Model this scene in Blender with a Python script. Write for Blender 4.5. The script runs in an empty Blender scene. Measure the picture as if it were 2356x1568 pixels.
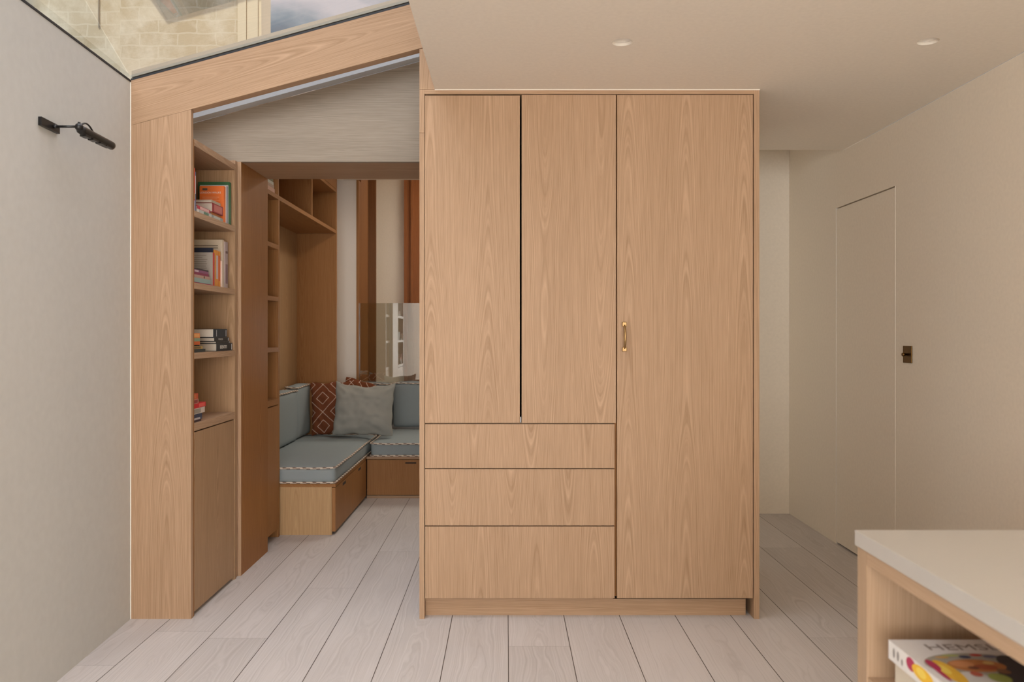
import bpy, bmesh, math, random
from mathutils import Vector, Matrix, Euler, noise as mnoise
random.seed(7)
S = bpy.context.scene
COL = S.collection
F = 1827.0; VX = 1165.0; VY = 767.0; EYE = 1.293     # focal length in pixels, vanishing point, eye height
def PX(px, Y): return (px - VX) * Y / F
def PZ(py, Y): return EYE - (py - VY) * Y / F

# ------------------------------------------------------------ camera, world, lights, exposure
cam_d = bpy.data.cameras.new('camera'); cam = bpy.data.objects.new('camera', cam_d); COL.objects.link(cam)
cam.location = (0, 0, EYE); cam.rotation_euler = (math.pi/2, 0, 0)
cam_d.sensor_width = 36; cam_d.lens = 36 * F / 2356
cam_d.shift_x = (1178 - VX) / 2356; cam_d.shift_y = -(784 - VY) / 2356
cam_d.clip_start = 0.02
cam_d.dof.use_dof = True; cam_d.dof.focus_distance = 3.9; cam_d.dof.aperture_fstop = 4.0
S.camera = cam
S.view_settings.view_transform = 'Standard'; S.view_settings.look = 'None'
S.view_settings.gamma = 1; S.view_settings.use_curve_mapping = False
S.view_settings.exposure = 0.0
S.cycles.use_denoising = True
S.cycles.max_bounces = 10; S.cycles.diffuse_bounces = 8; S.cycles.glossy_bounces = 4
S.cycles.transparent_max_bounces = 16
S.cycles.sample_clamp_indirect = 4

def make_world():
    w = bpy.data.worlds.new('overcast_sky'); S.world = w; w.use_nodes = True
    nt = w.node_tree; N = nt.nodes; L = nt.links; N.clear()
    out = N.new('ShaderNodeOutputWorld'); bg = N.new('ShaderNodeBackground'); L.new(bg.outputs[0], out.inputs[0])
    tc = N.new('ShaderNodeTexCoord'); sx = N.new('ShaderNodeSeparateXYZ'); L.new(tc.outputs['Generated'], sx.inputs[0])
    no = N.new('ShaderNodeTexNoise'); no.inputs['Scale'].default_value = 7; no.inputs['Detail'].default_value = 5
    no.inputs['Roughness'].default_value = .5
    mp = N.new('ShaderNodeMapping'); mp.inputs['Location'].default_value = (.35, .0, .2); mp.inputs['Scale'].default_value = (1, 1, 2.0)
    L.new(tc.outputs['Generated'], mp.inputs[0]); L.new(mp.outputs[0], no.inputs['Vector'])
    # cloud cover grows with height, blue gaps lower down
    a = N.new('ShaderNodeMath'); a.operation = 'MULTIPLY_ADD'; L.new(sx.outputs[2], a.inputs[0]); a.inputs[1].default_value = 3.6; a.inputs[2].default_value = -1.27
    b = N.new('ShaderNodeMath'); b.operation = 'ADD'; L.new(a.outputs[0], b.inputs[0]); L.new(no.outputs[0], b.inputs[1])
    cr = N.new('ShaderNodeValToRGB'); L.new(b.outputs[0], cr.inputs[0])
    e = cr.color_ramp.elements; e[0].position = .40; e[0].color = (.13, .22, .31, 1); e[1].position = .66; e[1].color = (.72, .68, .72, 1)
    e.new(.50).color = (.27, .37, .45, 1); e.new(.58).color = (.52, .54, .60, 1)
    # an overcast dome: brighter towards the zenith, and towards the garden side
    mr = N.new('ShaderNodeMapRange'); mr.interpolation_type = 'SMOOTHSTEP'; L.new(sx.outputs[2], mr.inputs[0])
    mr.inputs[1].default_value = .45; mr.inputs[2].default_value = .95; mr.inputs[3].default_value = 1; mr.inputs[4].default_value = SKY_TOP
    L.new(cr.outputs[0], bg.inputs[0]); L.new(mr.outputs[0], bg.inputs[1])
SKY_TOP = 4.0
make_world()

def area(name, loc, rot, sx, sy, power, color=(1, 1, 1), spread=180):
    d = bpy.data.lights.new(name, 'AREA'); d.shape = 'RECTANGLE'; d.size = sx; d.size_y = sy
    d.energy = power; d.color = color; d.spread = math.radians(spread)
    o = bpy.data.objects.new(name, d); COL.objects.link(o); o.location = loc; o.rotation_euler = rot
    return o
R = math.radians
# daylight entering by the garden doors behind the viewer
area('garden_door_daylight', (0.25, -5.0, 1.25), (R(90), 0, 0), 2.9, 2.2, 200, (1.0, .985, .97))
area('side_fill', (-1.22, -3.3, 1.5), (0, R(-90), 0), 1.8, 3.2, 130, (1.0, .98, .95))  # unseen fill added to brighten the right side; this wall has no window
def spot(name, loc, aim, deg, power, color, blend=.3, size=.1):
    d = bpy.data.lights.new(name, 'SPOT'); d.energy = power; d.color = color; d.spot_size = math.radians(deg); d.spot_blend = blend; d.shadow_soft_size = size
    o = bpy.data.objects.new(name, d); COL.objects.link(o); o.location = loc
    o.rotation_euler = (Vector(aim) - Vector(loc)).to_track_quat('-Z', 'Y').to_euler(); return o
# added floor-bounce spot behind the viewer; sunshine on the brick wall outside
spot('floor_bounce_spot', (0.4, -9.0, 4.7), (0.5, -1.9, 0), 22, 40000, (1.0, .92, .82))
spot('wall_sun', (-3.5, -4.0, 8.5), (-2.0, 4.8, 3.55), 11, 2600, (1.0, .93, .80), .2, .04)
# sky above the glass roof, high over the house
area('roof_daylight', (-1.9, 1.2, 5.6), (R(0), R(-14), 0), 3.0, 4.5, 85, (.80, .92, 1.0))
# fill added in the room beyond the reading nook, its source invented
area('far_room_fill', (.3, 8.2, 3.25), (0, 0, 0), 1.6, 1.2, 38, (1.0, .93, .84))
area('passage_fill', (.64, 5.25, 1.3), (0, R(-90), 0), 2.0, .7, 3.0, (1.0, .92, .80))  # fill added in the closed passage to brighten door and back wall
area('nook_ceiling_fill', (-.55, 6.0, 2.69), (0, 0, 0), .25, .25, 9, (1.0, .88, .74))  # unseen lamp added to lift the dim nook

# ------------------------------------------------------------ materials
def new_mat(name):
    m = bpy.data.materials.new(name); m.use_nodes = True
    return m, m.node_tree, m.node_tree.nodes['Principled BSDF']
def plain(name, col, rough=.6, metal=0, spec=.5, bump=0, bscale=200):
    m, nt, p = new_mat(name)
    p.inputs['Base Color'].default_value = (*col, 1); p.inputs['Roughness'].default_value = rough
    p.inputs['Metallic'].default_value = metal; p.inputs['Specular IOR Level'].default_value = spec
    N = nt.nodes; L = nt.links
    tc = N.new('ShaderNodeTexCoord'); no = N.new('ShaderNodeTexNoise'); no.inputs['Scale'].default_value = bscale
    L.new(tc.outputs['Object'], no.inputs['Vector'])
    mx = N.new('ShaderNodeMix'); mx.data_type = 'RGBA'; mx.inputs[6].default_value = (*[c * .94 for c in col], 1); mx.inputs[7].default_value = (*[min(1, c * 1.05) for c in col], 1)
    L.new(no.outputs[0], mx.inputs[0]); L.new(mx.outputs[2], p.inputs['Base Color'])
    if bump:
        bp = N.new('ShaderNodeBump'); bp.inputs['Strength'].default_value = bump; bp.inputs['Distance'].default_value = .002
        L.new(no.outputs[0], bp.inputs['Height']); L.new(bp.outputs[0], p.inputs['Normal'])
    return m
def math_node(N, L, op, a, b=None, c=None):
    n = N.new('ShaderNodeMath'); n.operation = op
    for i, v in enumerate((a, b, c)):
        if v is None: continue
        if isinstance(v, (int, float)): n.inputs[i].default_value = v
        else: L.new(v, n.inputs[i])
    return n.outputs[0]
def wood(name, along, dark, light, leaf=.24, ring=290, contrast=1.0, tilt=.032, slope=0, rough=.45, depth=.03):
    """oak veneer: growth rings cut on the flat give nested arches along the board"""
    m, nt, p = new_mat(name); N = nt.nodes; L = nt.links
    mt = lambda op, a, b=None, c=None: math_node(N, L, op, a, b, c)
    tc = N.new('ShaderNodeTexCoord'); oi = N.new('ShaderNodeObjectInfo')
    sp = N.new('ShaderNodeSeparateXYZ'); L.new(tc.outputs['Object'], sp.inputs[0])
    x, y, z = sp.outputs
    if along == 'z': al, ac = z, mt('ADD', x, y)
    elif along == 'x': al, ac = x, mt('ADD', z, y)
    else: al, ac = y, mt('ADD', x, z)
    if slope: ac = mt('MULTIPLY_ADD', al, -slope, ac)
    raw = al
    al = mt('MULTIPLY_ADD', oi.outputs['Random'], 5.0, al)
    ac = mt('MULTIPLY_ADD', oi.outputs['Random'], leaf * 1.7, ac)
    rnd = mt('MULTIPLY', oi.outputs['Random'], 9.0)
    cb = N.new('ShaderNodeCombineXYZ'); L.new(mt('MULTIPLY', ac, 9.0), cb.inputs[0]); L.new(mt('MULTIPLY', al, .8), cb.inputs[1]); L.new(rnd, cb.inputs[2])
    wob = N.new('ShaderNodeTexNoise'); wob.inputs['Scale'].default_value = 1; wob.inputs['Detail'].default_value = 2; L.new(cb.outputs[0], wob.inputs['Vector'])
    cb2 = N.new('ShaderNodeCombineXYZ'); L.new(mt('MULTIPLY', al, .9), cb2.inputs[0]); L.new(rnd, cb2.inputs[1]); L.new(mt('MULTIPLY', ac, 2.0), cb2.inputs[2])
    hn = N.new('ShaderNodeTexNoise'); hn.inputs['Scale'].default_value = 1; hn.inputs['Detail'].default_value = 1.5; L.new(cb2.outputs[0], hn.inputs['Vector'])
    acw = mt('MULTIPLY_ADD', wob.outputs[0], .022, ac)
    xp = mt('PINGPONG', acw, leaf / 2)
    sgn = mt('MULTIPLY_ADD', mt('GREATER_THAN', oi.outputs['Random'], .5), 2.0, -1.0)
    r = mt('SQRT', mt('ADD', mt('MULTIPLY', xp, xp), .0022))
    r = mt('ADD', r, mt('MULTIPLY', mt('MULTIPLY', raw, sgn), tilt))
    r = mt('MULTIPLY_ADD', hn.outputs[0], .055, r)
    rn = N.new('ShaderNodeTexNoise'); rn.noise_dimensions = '1D'; rn.inputs['Scale'].default_value = ring; rn.inputs['Detail'].default_value = 2.5
    rn.inputs['Roughness'].default_value = .6; L.new(r, rn.inputs['W'])
    cb3 = N.new('ShaderNodeCombineXYZ'); L.new(mt('MULTIPLY', acw, 420), cb3.inputs[0]); L.new(mt('MULTIPLY', al, 9), cb3.inputs[1]); L.new(rnd, cb3.inputs[2])
    fb = N.new('ShaderNodeTexNoise'); fb.inputs['Scale'].default_value = 1; fb.inputs['Detail'].default_value = 2; L.new(cb3.outputs[0], fb.inputs['Vector'])
    v = mt('ADD', mt('MULTIPLY', mt('SUBTRACT', rn.outputs[0], .5), 1.05 * contrast), mt('MULTIPLY', mt('SUBTRACT', fb.outputs[0], .5), .68 * contrast))
    cb4 = N.new('ShaderNodeCombineXYZ'); L.new(mt('MULTIPLY', acw, 95), cb4.inputs[0]); L.new(mt('MULTIPLY', al, 2.2), cb4.inputs[1]); L.new(rnd, cb4.inputs[2])
    st = N.new('ShaderNodeTexNoise'); st.inputs['Scale'].default_value = 1; st.inputs['Detail'].default_value = 2.5; L.new(cb4.outputs[0], st.inputs['Vector'])
    v = mt('ADD', v, mt('MULTIPLY', mt('SUBTRACT', st.outputs[0], .5), .42 * contrast))
    v = mt('ADD', v, mt('MULTIPLY', mt('SUBTRACT', wob.outputs[0], .5), .3))
    v = mt('ADD', v, .5)
    cr = N.new('ShaderNodeValToRGB'); L.new(v, cr.inputs[0]); e = cr.color_ramp.elements
    e[0].position = .12; e[0].color = (*dark, 1); e[1].position = .85; e[1].color = (*light, 1)
    L.new(cr.outputs[0], p.inputs['Base Color']); p.inputs['Roughness'].default_value = rough; p.inputs['Specular IOR Level'].default_value = .14
    bp = N.new('ShaderNodeBump'); bp.inputs['Strength'].default_value = .12; bp.inputs['Distance'].default_value = .0008
    L.new(fb.outputs[0], bp.inputs['Height']); L.new(bp.outputs[0], p.inputs['Normal'])
    return m
DK = (.33, .208, .122); LT = (.50, .338, .22)
M = {}
M['oak_v'] = wood('oak_upright_grain', 'z', DK, LT, leaf=.26)
M['oak_h'] = wood('oak_crosswise_grain', 'x', DK, LT, leaf=.55, tilt=.02)
M['oak_beam'] = wood('oak_beam_grain', 'x', DK, LT, leaf=.34, tilt=.03, slope=.27)
M['oak_y'] = wood('oak_lengthwise_grain', 'y', DK, LT, leaf=.3)
M['oak_pale'] = wood('oak_pale_header_grain', 'x', (.25, .21, .165), (.42, .36, .29), leaf=.9, tilt=.02, ring=300, contrast=.9)
M['oak_side_shaded'] = wood('oak_side_shaded_grain', 'z', (.24, .10, .028), (.37, .168, .055), leaf=.3)  # deeper oak copy; shade on jamb and inner sides put into the colour
M['oak_nook'] = wood('oak_nook_shaded_grain', 'z', (.27, .122, .042), (.41, .208, .082), leaf=.4)  # both nook oaks: dimness and warm bounce put into the wood colour
M['oak_nook_shaded_y'] = wood('oak_nook_shelf_shaded_grain', 'y', (.27, .122, .042), (.41, .208, .082), leaf=.4)
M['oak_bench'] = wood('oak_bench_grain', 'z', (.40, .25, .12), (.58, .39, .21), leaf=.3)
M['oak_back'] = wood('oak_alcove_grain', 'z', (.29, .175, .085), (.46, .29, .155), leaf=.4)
M['oak_in_shaded'] = wood('oak_shelf_side_shaded_grain', 'z', (.31, .19, .10), (.47, .31, .185), leaf=.3)  # darker oak copy with the shade inside the shelves put into its colour
M['dark_oak'] = wood('dark_oak_grain', 'z', (.16, .07, .024), (.24, .11, .045))
M['red_wood'] = wood('stained_pine_grain', 'z', (.20, .07, .025), (.32, .125, .045), leaf=.3)
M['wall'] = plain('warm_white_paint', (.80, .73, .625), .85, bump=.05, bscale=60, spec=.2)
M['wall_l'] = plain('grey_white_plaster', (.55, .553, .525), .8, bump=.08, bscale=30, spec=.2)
M['ceil'] = plain('ceiling_paint', (.80, .745, .66), .9, bump=.02, bscale=60, spec=.15)
M['bead'] = plain('white_bead_paint', (.85, .80, .72), .6)
M['white'] = plain('white_paint', (.80, .76, .70), .6)
M['black'] = plain('black_metal', (.009, .0085, .0085), .34, 0, .5)
M['gasket'] = plain('black_gasket', (.02, .02, .022), .5)
M['brass'] = plain('brushed_brass', (.40, .26, .12), .45, 1)
M['bronze'] = plain('dark_bronze', (.14, .075, .025), .35, 1)
M['flash'] = plain('grey_flashing', (.50, .53, .56), .6)
M['top'] = plain('pale_composite_worktop', (.49, .465, .43), .4, bump=.01, bscale=900)
M['island'] = wood('island_oak_grain', 'z', (.37, .25, .155), (.46, .325, .22), leaf=.3)
M['island_y'] = wood('island_oak_rail_grain', 'y', (.39, .26, .16), (.48, .335, .225), leaf=.3)
M['fabric'] = plain('blue_grey_linen', (.315, .365, .38), .95, bump=.5, bscale=900, spec=.1)
M['grey_linen'] = plain('grey_linen', (.34, .34, .31), .95, bump=.5, bscale=700, spec=.1)
M['cream'] = plain('cream_cord', (.72, .64, .54), .9)
M['cordbrown'] = plain('brown_cord', (.23, .155, .12), .9)
M['paper'] = plain('book_paper', (.62, .56, .47), .9)
M['dark'] = plain('dark_void_board', (.05, .035, .025), .9)
M['bar'] = plain('pale_glazing_bead', (.50, .44, .34), .5)
M['cork'] = plain('cream_board', (.74, .64, .46), .8)

def patterned():
    m, nt, p = new_mat('rust_cloth_with_line_diamonds'); N = nt.nodes; L = nt.links
    mt = lambda op, a, b=None, c=None: math_node(N, L, op, a, b, c)
    tc = N.new('ShaderNodeTexCoord'); sp = N.new('ShaderNodeSeparateXYZ'); L.new(tc.outputs['Object'], sp.inputs[0])
    no = N.new('ShaderNodeTexNoise'); no.inputs['Scale'].default_value = 14; L.new(tc.outputs['Object'], no.inputs['Vector'])
    u = mt('PINGPONG', mt('MULTIPLY_ADD', no.outputs[0], .04, mt('MULTIPLY_ADD', sp.outputs[0], 4.2, .42)), .5)
    v = mt('PINGPONG', mt('MULTIPLY_ADD', no.outputs[0], .05, mt('MULTIPLY_ADD', sp.outputs[2], 4.3, .62)), .5)
    d = mt('ADD', u, v)
    k = mt('PINGPONG', mt('SUBTRACT', d, .5), .14)
    line = mt('LESS_THAN', k, .0135)
    mx = N.new('ShaderNodeMix'); mx.data_type = 'RGBA'; L.new(line, mx.inputs[0])
    mx.inputs[6].default_value = (.20, .065, .03, 1); mx.inputs[7].default_value = (.66, .50, .40, 1)
    L.new(mx.outputs[2], p.inputs['Base Color']); p.inputs['Roughness'].default_value = .95; p.inputs['Specular IOR Level'].default_value = .1
    return m
M['pattern'] = patterned()

def floor_mat():
    m, nt, p = new_mat('whitewashed_oak_boards'); N = nt.nodes; L = nt.links
    mt = lambda op, a, b=None, c=None: math_node(N, L, op, a, b, c)
    tc = N.new('ShaderNodeTexCoord'); sp = N.new('ShaderNodeSeparateXYZ'); L.new(tc.outputs['Object'], sp.inputs[0])
    W = .2554
    u = mt('DIVIDE', mt('SUBTRACT', sp.outputs[0], .008), W)
    idn = mt('FLOOR', u); fr = mt('FRACT', u)
    wn = N.new('ShaderNodeTexWhiteNoise'); wn.noise_dimensions = '1D'; L.new(idn, wn.inputs['W'])
    yy = mt('DIVIDE', mt('MULTIPLY_ADD', wn.outputs[0], 2.6, sp.outputs[1]), 2.4)
    idy = mt('FLOOR', yy); fy = mt('FRACT', yy)
    wn2 = N.new('ShaderNodeTexWhiteNoise'); wn2.noise_dimensions = '2D'
    c = N.new('ShaderNodeCombineXYZ'); L.new(idn, c.inputs[0]); L.new(idy, c.inputs[1]); L.new(c.outputs[0], wn2.inputs['Vector'])
    gx = mt('LESS_THAN', mt('PINGPONG', fr, .5), .0062)
    gy = mt('LESS_THAN', mt('PINGPONG', fy, .5), .0003)
    # flat-sawn figure along the board
    off = mt('MULTIPLY', wn2.outputs[0], 13.0)
    c2 = N.new('ShaderNodeCombineXYZ'); L.new(mt('MULTIPLY', fr, 1.5), c2.inputs[0]); L.new(mt('MULTIPLY', sp.outputs[1], 1.4), c2.inputs[1]); L.new(off, c2.inputs[2])
    n1 = N.new('ShaderNodeTexNoise'); n1.inputs['Scale'].default_value = 1; n1.inputs['Detail'].default_value = 3; L.new(c2.outputs[0], n1.inputs['Vector'])
    xc = mt('SUBTRACT', fr, .5)
    r = mt('SQRT', mt('ADD', mt('MULTIPLY', xc, xc), mt('MULTIPLY', n1.outputs[0], .22)))
    n2 = N.new('ShaderNodeTexNoise'); n2.noise_dimensions = '1D'; n2.inputs['Scale'].default_value = 55; n2.inputs['Detail'].default_value = 2; L.new(mt('ADD', r, off), n2.inputs['W'])
    c3 = N.new('ShaderNodeCombineXYZ'); L.new(mt('MULTIPLY', sp.outputs[0], 260), c3.inputs[0]); L.new(mt('MULTIPLY', sp.outputs[1], 5), c3.inputs[1]); L.new(off, c3.inputs[2])
    n3 = N.new('ShaderNodeTexNoise'); n3.inputs['Scale'].default_value = 1; n3.inputs['Detail'].default_value = 2; L.new(c3.outputs[0], n3.inputs['Vector'])
    n4 = N.new('ShaderNodeTexNoise'); n4.inputs['Scale'].default_value = 1.2; n4.inputs['Detail'].default_value = 2; L.new(c2.outputs[0], n4.inputs['Vector'])
    v = mt('ADD', mt('MULTIPLY', n2.outputs[0], .5), mt('MULTIPLY', n3.outputs[0], .22))
    v = mt('ADD', v, mt('MULTIPLY', n4.outputs[0], .28))
    v = mt('ADD', v, mt('MULTIPLY', mt('SUBTRACT', wn2.outputs[0], .5), .22))
    cr = N.new('ShaderNodeValToRGB'); L.new(v, cr.inputs[0]); e = cr.color_ramp.elements
    e[0].position = .25; e[0].color = (.475, .445, .43, 1); e[1].position = .62; e[1].color = (.625, .592, .582, 1)
    gap = mt('MAXIMUM', gx, mt('MULTIPLY', gy, .6))
    mx = N.new('ShaderNodeMix'); mx.data_type = 'RGBA'; L.new(gap, mx.inputs[0]); L.new(cr.outputs[0], mx.inputs[6]); mx.inputs[7].default_value = (.055, .04, .03, 1)
    L.new(mx.outputs[2], p.inputs['Base Color']); p.inputs['Roughness'].default_value = .5; p.inputs['Specular IOR Level'].default_value = .3
    return m
M['floor'] = floor_mat()

def brick_mat():
    m, nt, p = new_mat('limewashed_stock_brick'); N = nt.nodes; L = nt.links
    tc = N.new('ShaderNodeTexCoord'); mp = N.new('ShaderNodeMapping'); mp.inputs['Rotation'].default_value = (R(90), 0, 0)
    L.new(tc.outputs['Object'], mp.inputs[0])
    nz = N.new('ShaderNodeTexNoise'); nz.inputs['Scale'].default_value = 9; nz.inputs['Detail'].default_value = 3; L.new(tc.outputs['Object'], nz.inputs['Vector'])
    ad = N.new('ShaderNodeMix'); ad.data_type = 'VECTOR'; ad.inputs[0].default_value = .03
    L.new(mp.outputs[0], ad.inputs[4]); L.new(nz.outputs['Color'], ad.inputs[5])
    br = N.new('ShaderNodeTexBrick'); L.new(ad.outputs[1], br.inputs['Vector'])
    br.inputs['Scale'].default_value = 1; br.inputs['Brick Width'].default_value = .225; br.inputs['Row Height'].default_value = .075
    br.inputs['Mortar Size'].default_value = .006; br.inputs['Mortar Smooth'].default_value = .6; br.inputs['Bias'].default_value = 0
    br.inputs['Color1'].default_value = (.62, .52, .36, 1); br.inputs['Color2'].default_value = (.53, .43, .28, 1); br.inputs['Mortar'].default_value = (.66, .58, .43, 1)
    n2 = N.new('ShaderNodeTexNoise'); n2.inputs['Scale'].default_value = 4.5; n2.inputs['Detail'].default_value = 6; n2.inputs['Roughness'].default_value = .65
    L.new(tc.outputs['Object'], n2.inputs['Vector'])
    rp = N.new('ShaderNodeValToRGB'); L.new(n2.outputs[0], rp.inputs[0]); rp.color_ramp.elements[0].position = .42; rp.color_ramp.elements[1].position = .66
    mx = N.new('ShaderNodeMix'); mx.data_type = 'RGBA'; L.new(rp.outputs[0], mx.inputs[0]); L.new(br.outputs[0], mx.inputs[6]); mx.inputs[7].default_value = (.78, .70, .55, 1)
    L.new(mx.outputs[2], p.inputs['Base Color']); p.inputs['Roughness'].default_value = .95
    bp = N.new('ShaderNodeBump'); bp.inputs['Strength'].default_value = .5; bp.inputs['Distance'].default_value = .01
    L.new(n2.outputs[0], bp.inputs['Height']); L.new(bp.outputs[0], p.inputs['Normal'])
    return m
M['brick'] = brick_mat()

def glass_mat(name, tint, boost=1.0, rough=0.0):
    m, nt, p = new_mat(name); N = nt.nodes; L = nt.links
    out = N['Material Output']; N.remove(p)
    tr = N.new('ShaderNodeBsdfTransparent'); tr.inputs[0].default_value = (*tint, 1)
    gl = N.new('ShaderNodeBsdfGlossy'); gl.inputs['Roughness'].default_value = rough
    lw = N.new('ShaderNodeLayerWeight'); lw.inputs[0].default_value = .5
    f5 = math_node(N, L, 'POWER', lw.outputs['Facing'], 4.0)
    mm = math_node(N, L, 'MULTIPLY', math_node(N, L, 'MULTIPLY_ADD', f5, .92, .045), boost)
    mm = math_node(N, L, 'MINIMUM', mm, 1.0)
    mx = N.new('ShaderNodeMixShader'); L.new(mm, mx.inputs[0]); L.new(tr.outputs[0], mx.inputs[1]); L.new(gl.outputs[0], mx.inputs[2])
    L.new(mx.outputs[0], out.inputs[0])
    return m
M['glass'] = glass_mat('roof_glass', (.97, .985, .98), 1.8)
M['glass2'] = glass_mat('balustrade_glass', (.95, .98, .95), 6)
_c = {}
def colour(rgb, rough=.6):
    k = (tuple(rgb), rough)
    if k not in _c: _c[k] = plain('printed_cover_%02x%02x%02x' % tuple(int(min(.999, c) * 255) for c in rgb), rgb, rough)
    return _c[k]

# ------------------------------------------------------------ builders
def empty(name, loc, label=None, cat=None, group=None, rz=0):
    o = bpy.data.objects.new(name, None); COL.objects.link(o); o.location = loc; o.rotation_euler = (0, 0, rz); o.empty_display_size = .05
    tag(o, label, cat, group); return o
def tag(o, label=None, cat=None, group=None, kind=None):
    if label: o['label'] = label
    if cat: o['category'] = cat
    if group: o['group'] = group
    if kind: o['kind'] = kind
    return o
class MB:
    def __init__(s): s.bm = bmesh.new()
    def box(s, x0, x1, y0, y1, z0, z1, mi=0, bev=0):
        t = bmesh.new() if bev else s.bm
        vs = [t.verts.new(p) for p in ((x0, y0, z0), (x1, y0, z0), (x1, y1, z0), (x0, y1, z0), (x0, y0, z1), (x1, y0, z1), (x1, y1, z1), (x0, y1, z1))]
        for f in ((3, 2, 1, 0), (4, 5, 6, 7), (0, 1, 5, 4), (1, 2, 6, 5), (2, 3, 7, 6), (3, 0, 4, 7)):
            fc = t.faces.new([vs[i] for i in f]); fc.material_index = mi
        if bev:
            bmesh.ops.bevel(t, geom=t.edges[:], offset=bev, segments=2, affect='EDGES', profile=.5)
            for fc in t.faces: fc.material_index = mi
            me = bpy.data.meshes.new('t'); t.to_mesh(me); t.free(); s.bm.from_mesh(me); bpy.data.meshes.remove(me)
        return s
    def prism(s, prof, axis, a0, a1, mi=0):
        """prof: 2D outline in the other two axes, extruded along axis"""
        def pt(u, v, a):
            return {'x': (a, u, v), 'y': (u, a, v), 'z': (u, v, a)}[axis]
        A = [s.bm.verts.new(pt(u, v, a0)) for u, v in prof]; B = [s.bm.verts.new(pt(u, v, a1)) for u, v in prof]
        n = len(prof); fs = [s.bm.faces.new(A), s.bm.faces.new(B[::-1])]
        for i in range(n): fs.append(s.bm.faces.new((A[i], B[i], B[(i + 1) % n], A[(i + 1) % n])))
        for f in fs: f.material_index = mi
        return s
    def tube(s, pts, rad, seg=12, closed=False, mi=0, stripe=None, caps=True):
        pts = [Vector(p) for p in pts]; n = len(pts); rings = []
        up = None
        for i, p in enumerate(pts):
            if closed: d = pts[(i + 1) % n] - pts[i - 1]
            else: d = pts[min(i + 1, n - 1)] - pts[max(i - 1, 0)]
            d.normalize()
            if up is None: up = Vector((0, 0, 1)) if abs(d.z) < .9 else Vector((1, 0, 0))
            a = d.cross(up).normalized(); up = a.cross(d).normalized(); b = up
            r = rad[i] if isinstance(rad, (list, tuple)) else rad
            rings.append([s.bm.verts.new(p + (a * math.cos(t) + b * math.sin(t)) * r) for t in (2 * math.pi * k / seg for k in range(seg))])
        m = n if closed else n - 1
        for i in range(m):
            A = rings[i]; B = rings[(i + 1) % n]
            for k in range(seg):
                f = s.bm.faces.new((A[k], A[(k + 1) % seg], B[(k + 1) % seg], B[k])); f.smooth = True
                f.material_index = stripe(i, k) if stripe else mi
        if caps and not closed:
            for rr in (rings[0][::-1], rings[-1]):
                f = s.bm.faces.new(rr); f.material_index = mi
        return s
    def ball(s, c, r, sx=1, sy=1, sz=1, mi=0):
        v0 = set(s.bm.verts)
        bmesh.ops.create_uvsphere(s.bm, u_segments=20, v_segments=12, radius=1, matrix=Matrix.Translation(c) @ Matrix.Diagonal((r * sx, r * sy, r * sz, 1)))
        for v in s.bm.verts:
            if v not in v0:
                for f in v.link_faces: f.smooth = True; f.material_index = mi
        return s
    def build(s, name, mats, parent=None, normals=True):
        if normals: bmesh.ops.recalc_face_normals(s.bm, faces=s.bm.faces[:])
        if parent is not None:
            off = parent_world(parent)
            bmesh.ops.translate(s.bm, verts=s.bm.verts[:], vec=-off)
        me = bpy.data.meshes.new(name); s.bm.to_mesh(me); s.bm.free()
        for m in (mats if isinstance(mats, (list, tuple)) else [mats]): me.materials.append(m)
        o = bpy.data.objects.new(name, me); COL.objects.link(o)
        if parent is not None: o.parent = parent
        return o
def parent_world(p):
    v = Vector(p.location)
    while p.parent: p = p.parent; v = v + Vector(p.location)
    return v
def bx(name, mat, parent, *b, bev=0): return MB().box(*b, bev=bev).build(name, mat, parent)
def struct(o): o['kind'] = 'structure'; return o

# ------------------------------------------------------------ the setting
struct(bx('floor', M['floor'], None, -2.4, 2.6, -5.4, 10.2, -.1, 0))
WLX = lambda Y: -1.521 - .0508 * Y                      # the left wall runs very slightly askew
ZG = lambda X: 2.44 + .273 * (X + 1.704)               # underside of the sloping glass
b = MB()
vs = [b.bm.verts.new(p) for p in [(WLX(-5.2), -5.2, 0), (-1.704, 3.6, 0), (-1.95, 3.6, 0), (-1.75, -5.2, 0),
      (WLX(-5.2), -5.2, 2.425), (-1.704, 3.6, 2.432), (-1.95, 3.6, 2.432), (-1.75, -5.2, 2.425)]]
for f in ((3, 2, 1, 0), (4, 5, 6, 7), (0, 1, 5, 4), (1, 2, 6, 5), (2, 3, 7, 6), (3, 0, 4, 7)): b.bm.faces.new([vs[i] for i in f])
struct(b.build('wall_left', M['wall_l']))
struct(bx('wall_nook_left', M['wall'], None, -1.95, -1.792, 3.602, 7.28, 0, 2.42))
b = MB(); b.box(2.034, 2.16, -5.2, 4.151, 0, 2.399); b.box(2.034, 2.16, 4.151, 4.899, 2.066, 2.399); b.box(2.034, 2.16, 4.899, 5.86, 0, 2.399); b.box(2.034, 2.16, 4.79, 5.86, 2.399, 2.75)
struct(b.build('wall_right', M['wall']))
struct(bx('wall_back', M['wall'], None, .62, 2.033, 5.706, 5.86, 0, 2.75))
struct(bx('wall_partition', M['wall'], None, .50, .618, 4.79, 7.28, 0, 2.70))
b = MB(); b.box(-1.75, -1.25, -5.35, -5.2, 0, 2.75); b.box(1.75, 2.16, -5.35, -5.2, 0, 2.75); b.box(-1.25, 1.75, -5.35, -5.2, 2.35, 2.75)
struct(b.build('wall_rear', M['wall']))

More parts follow.
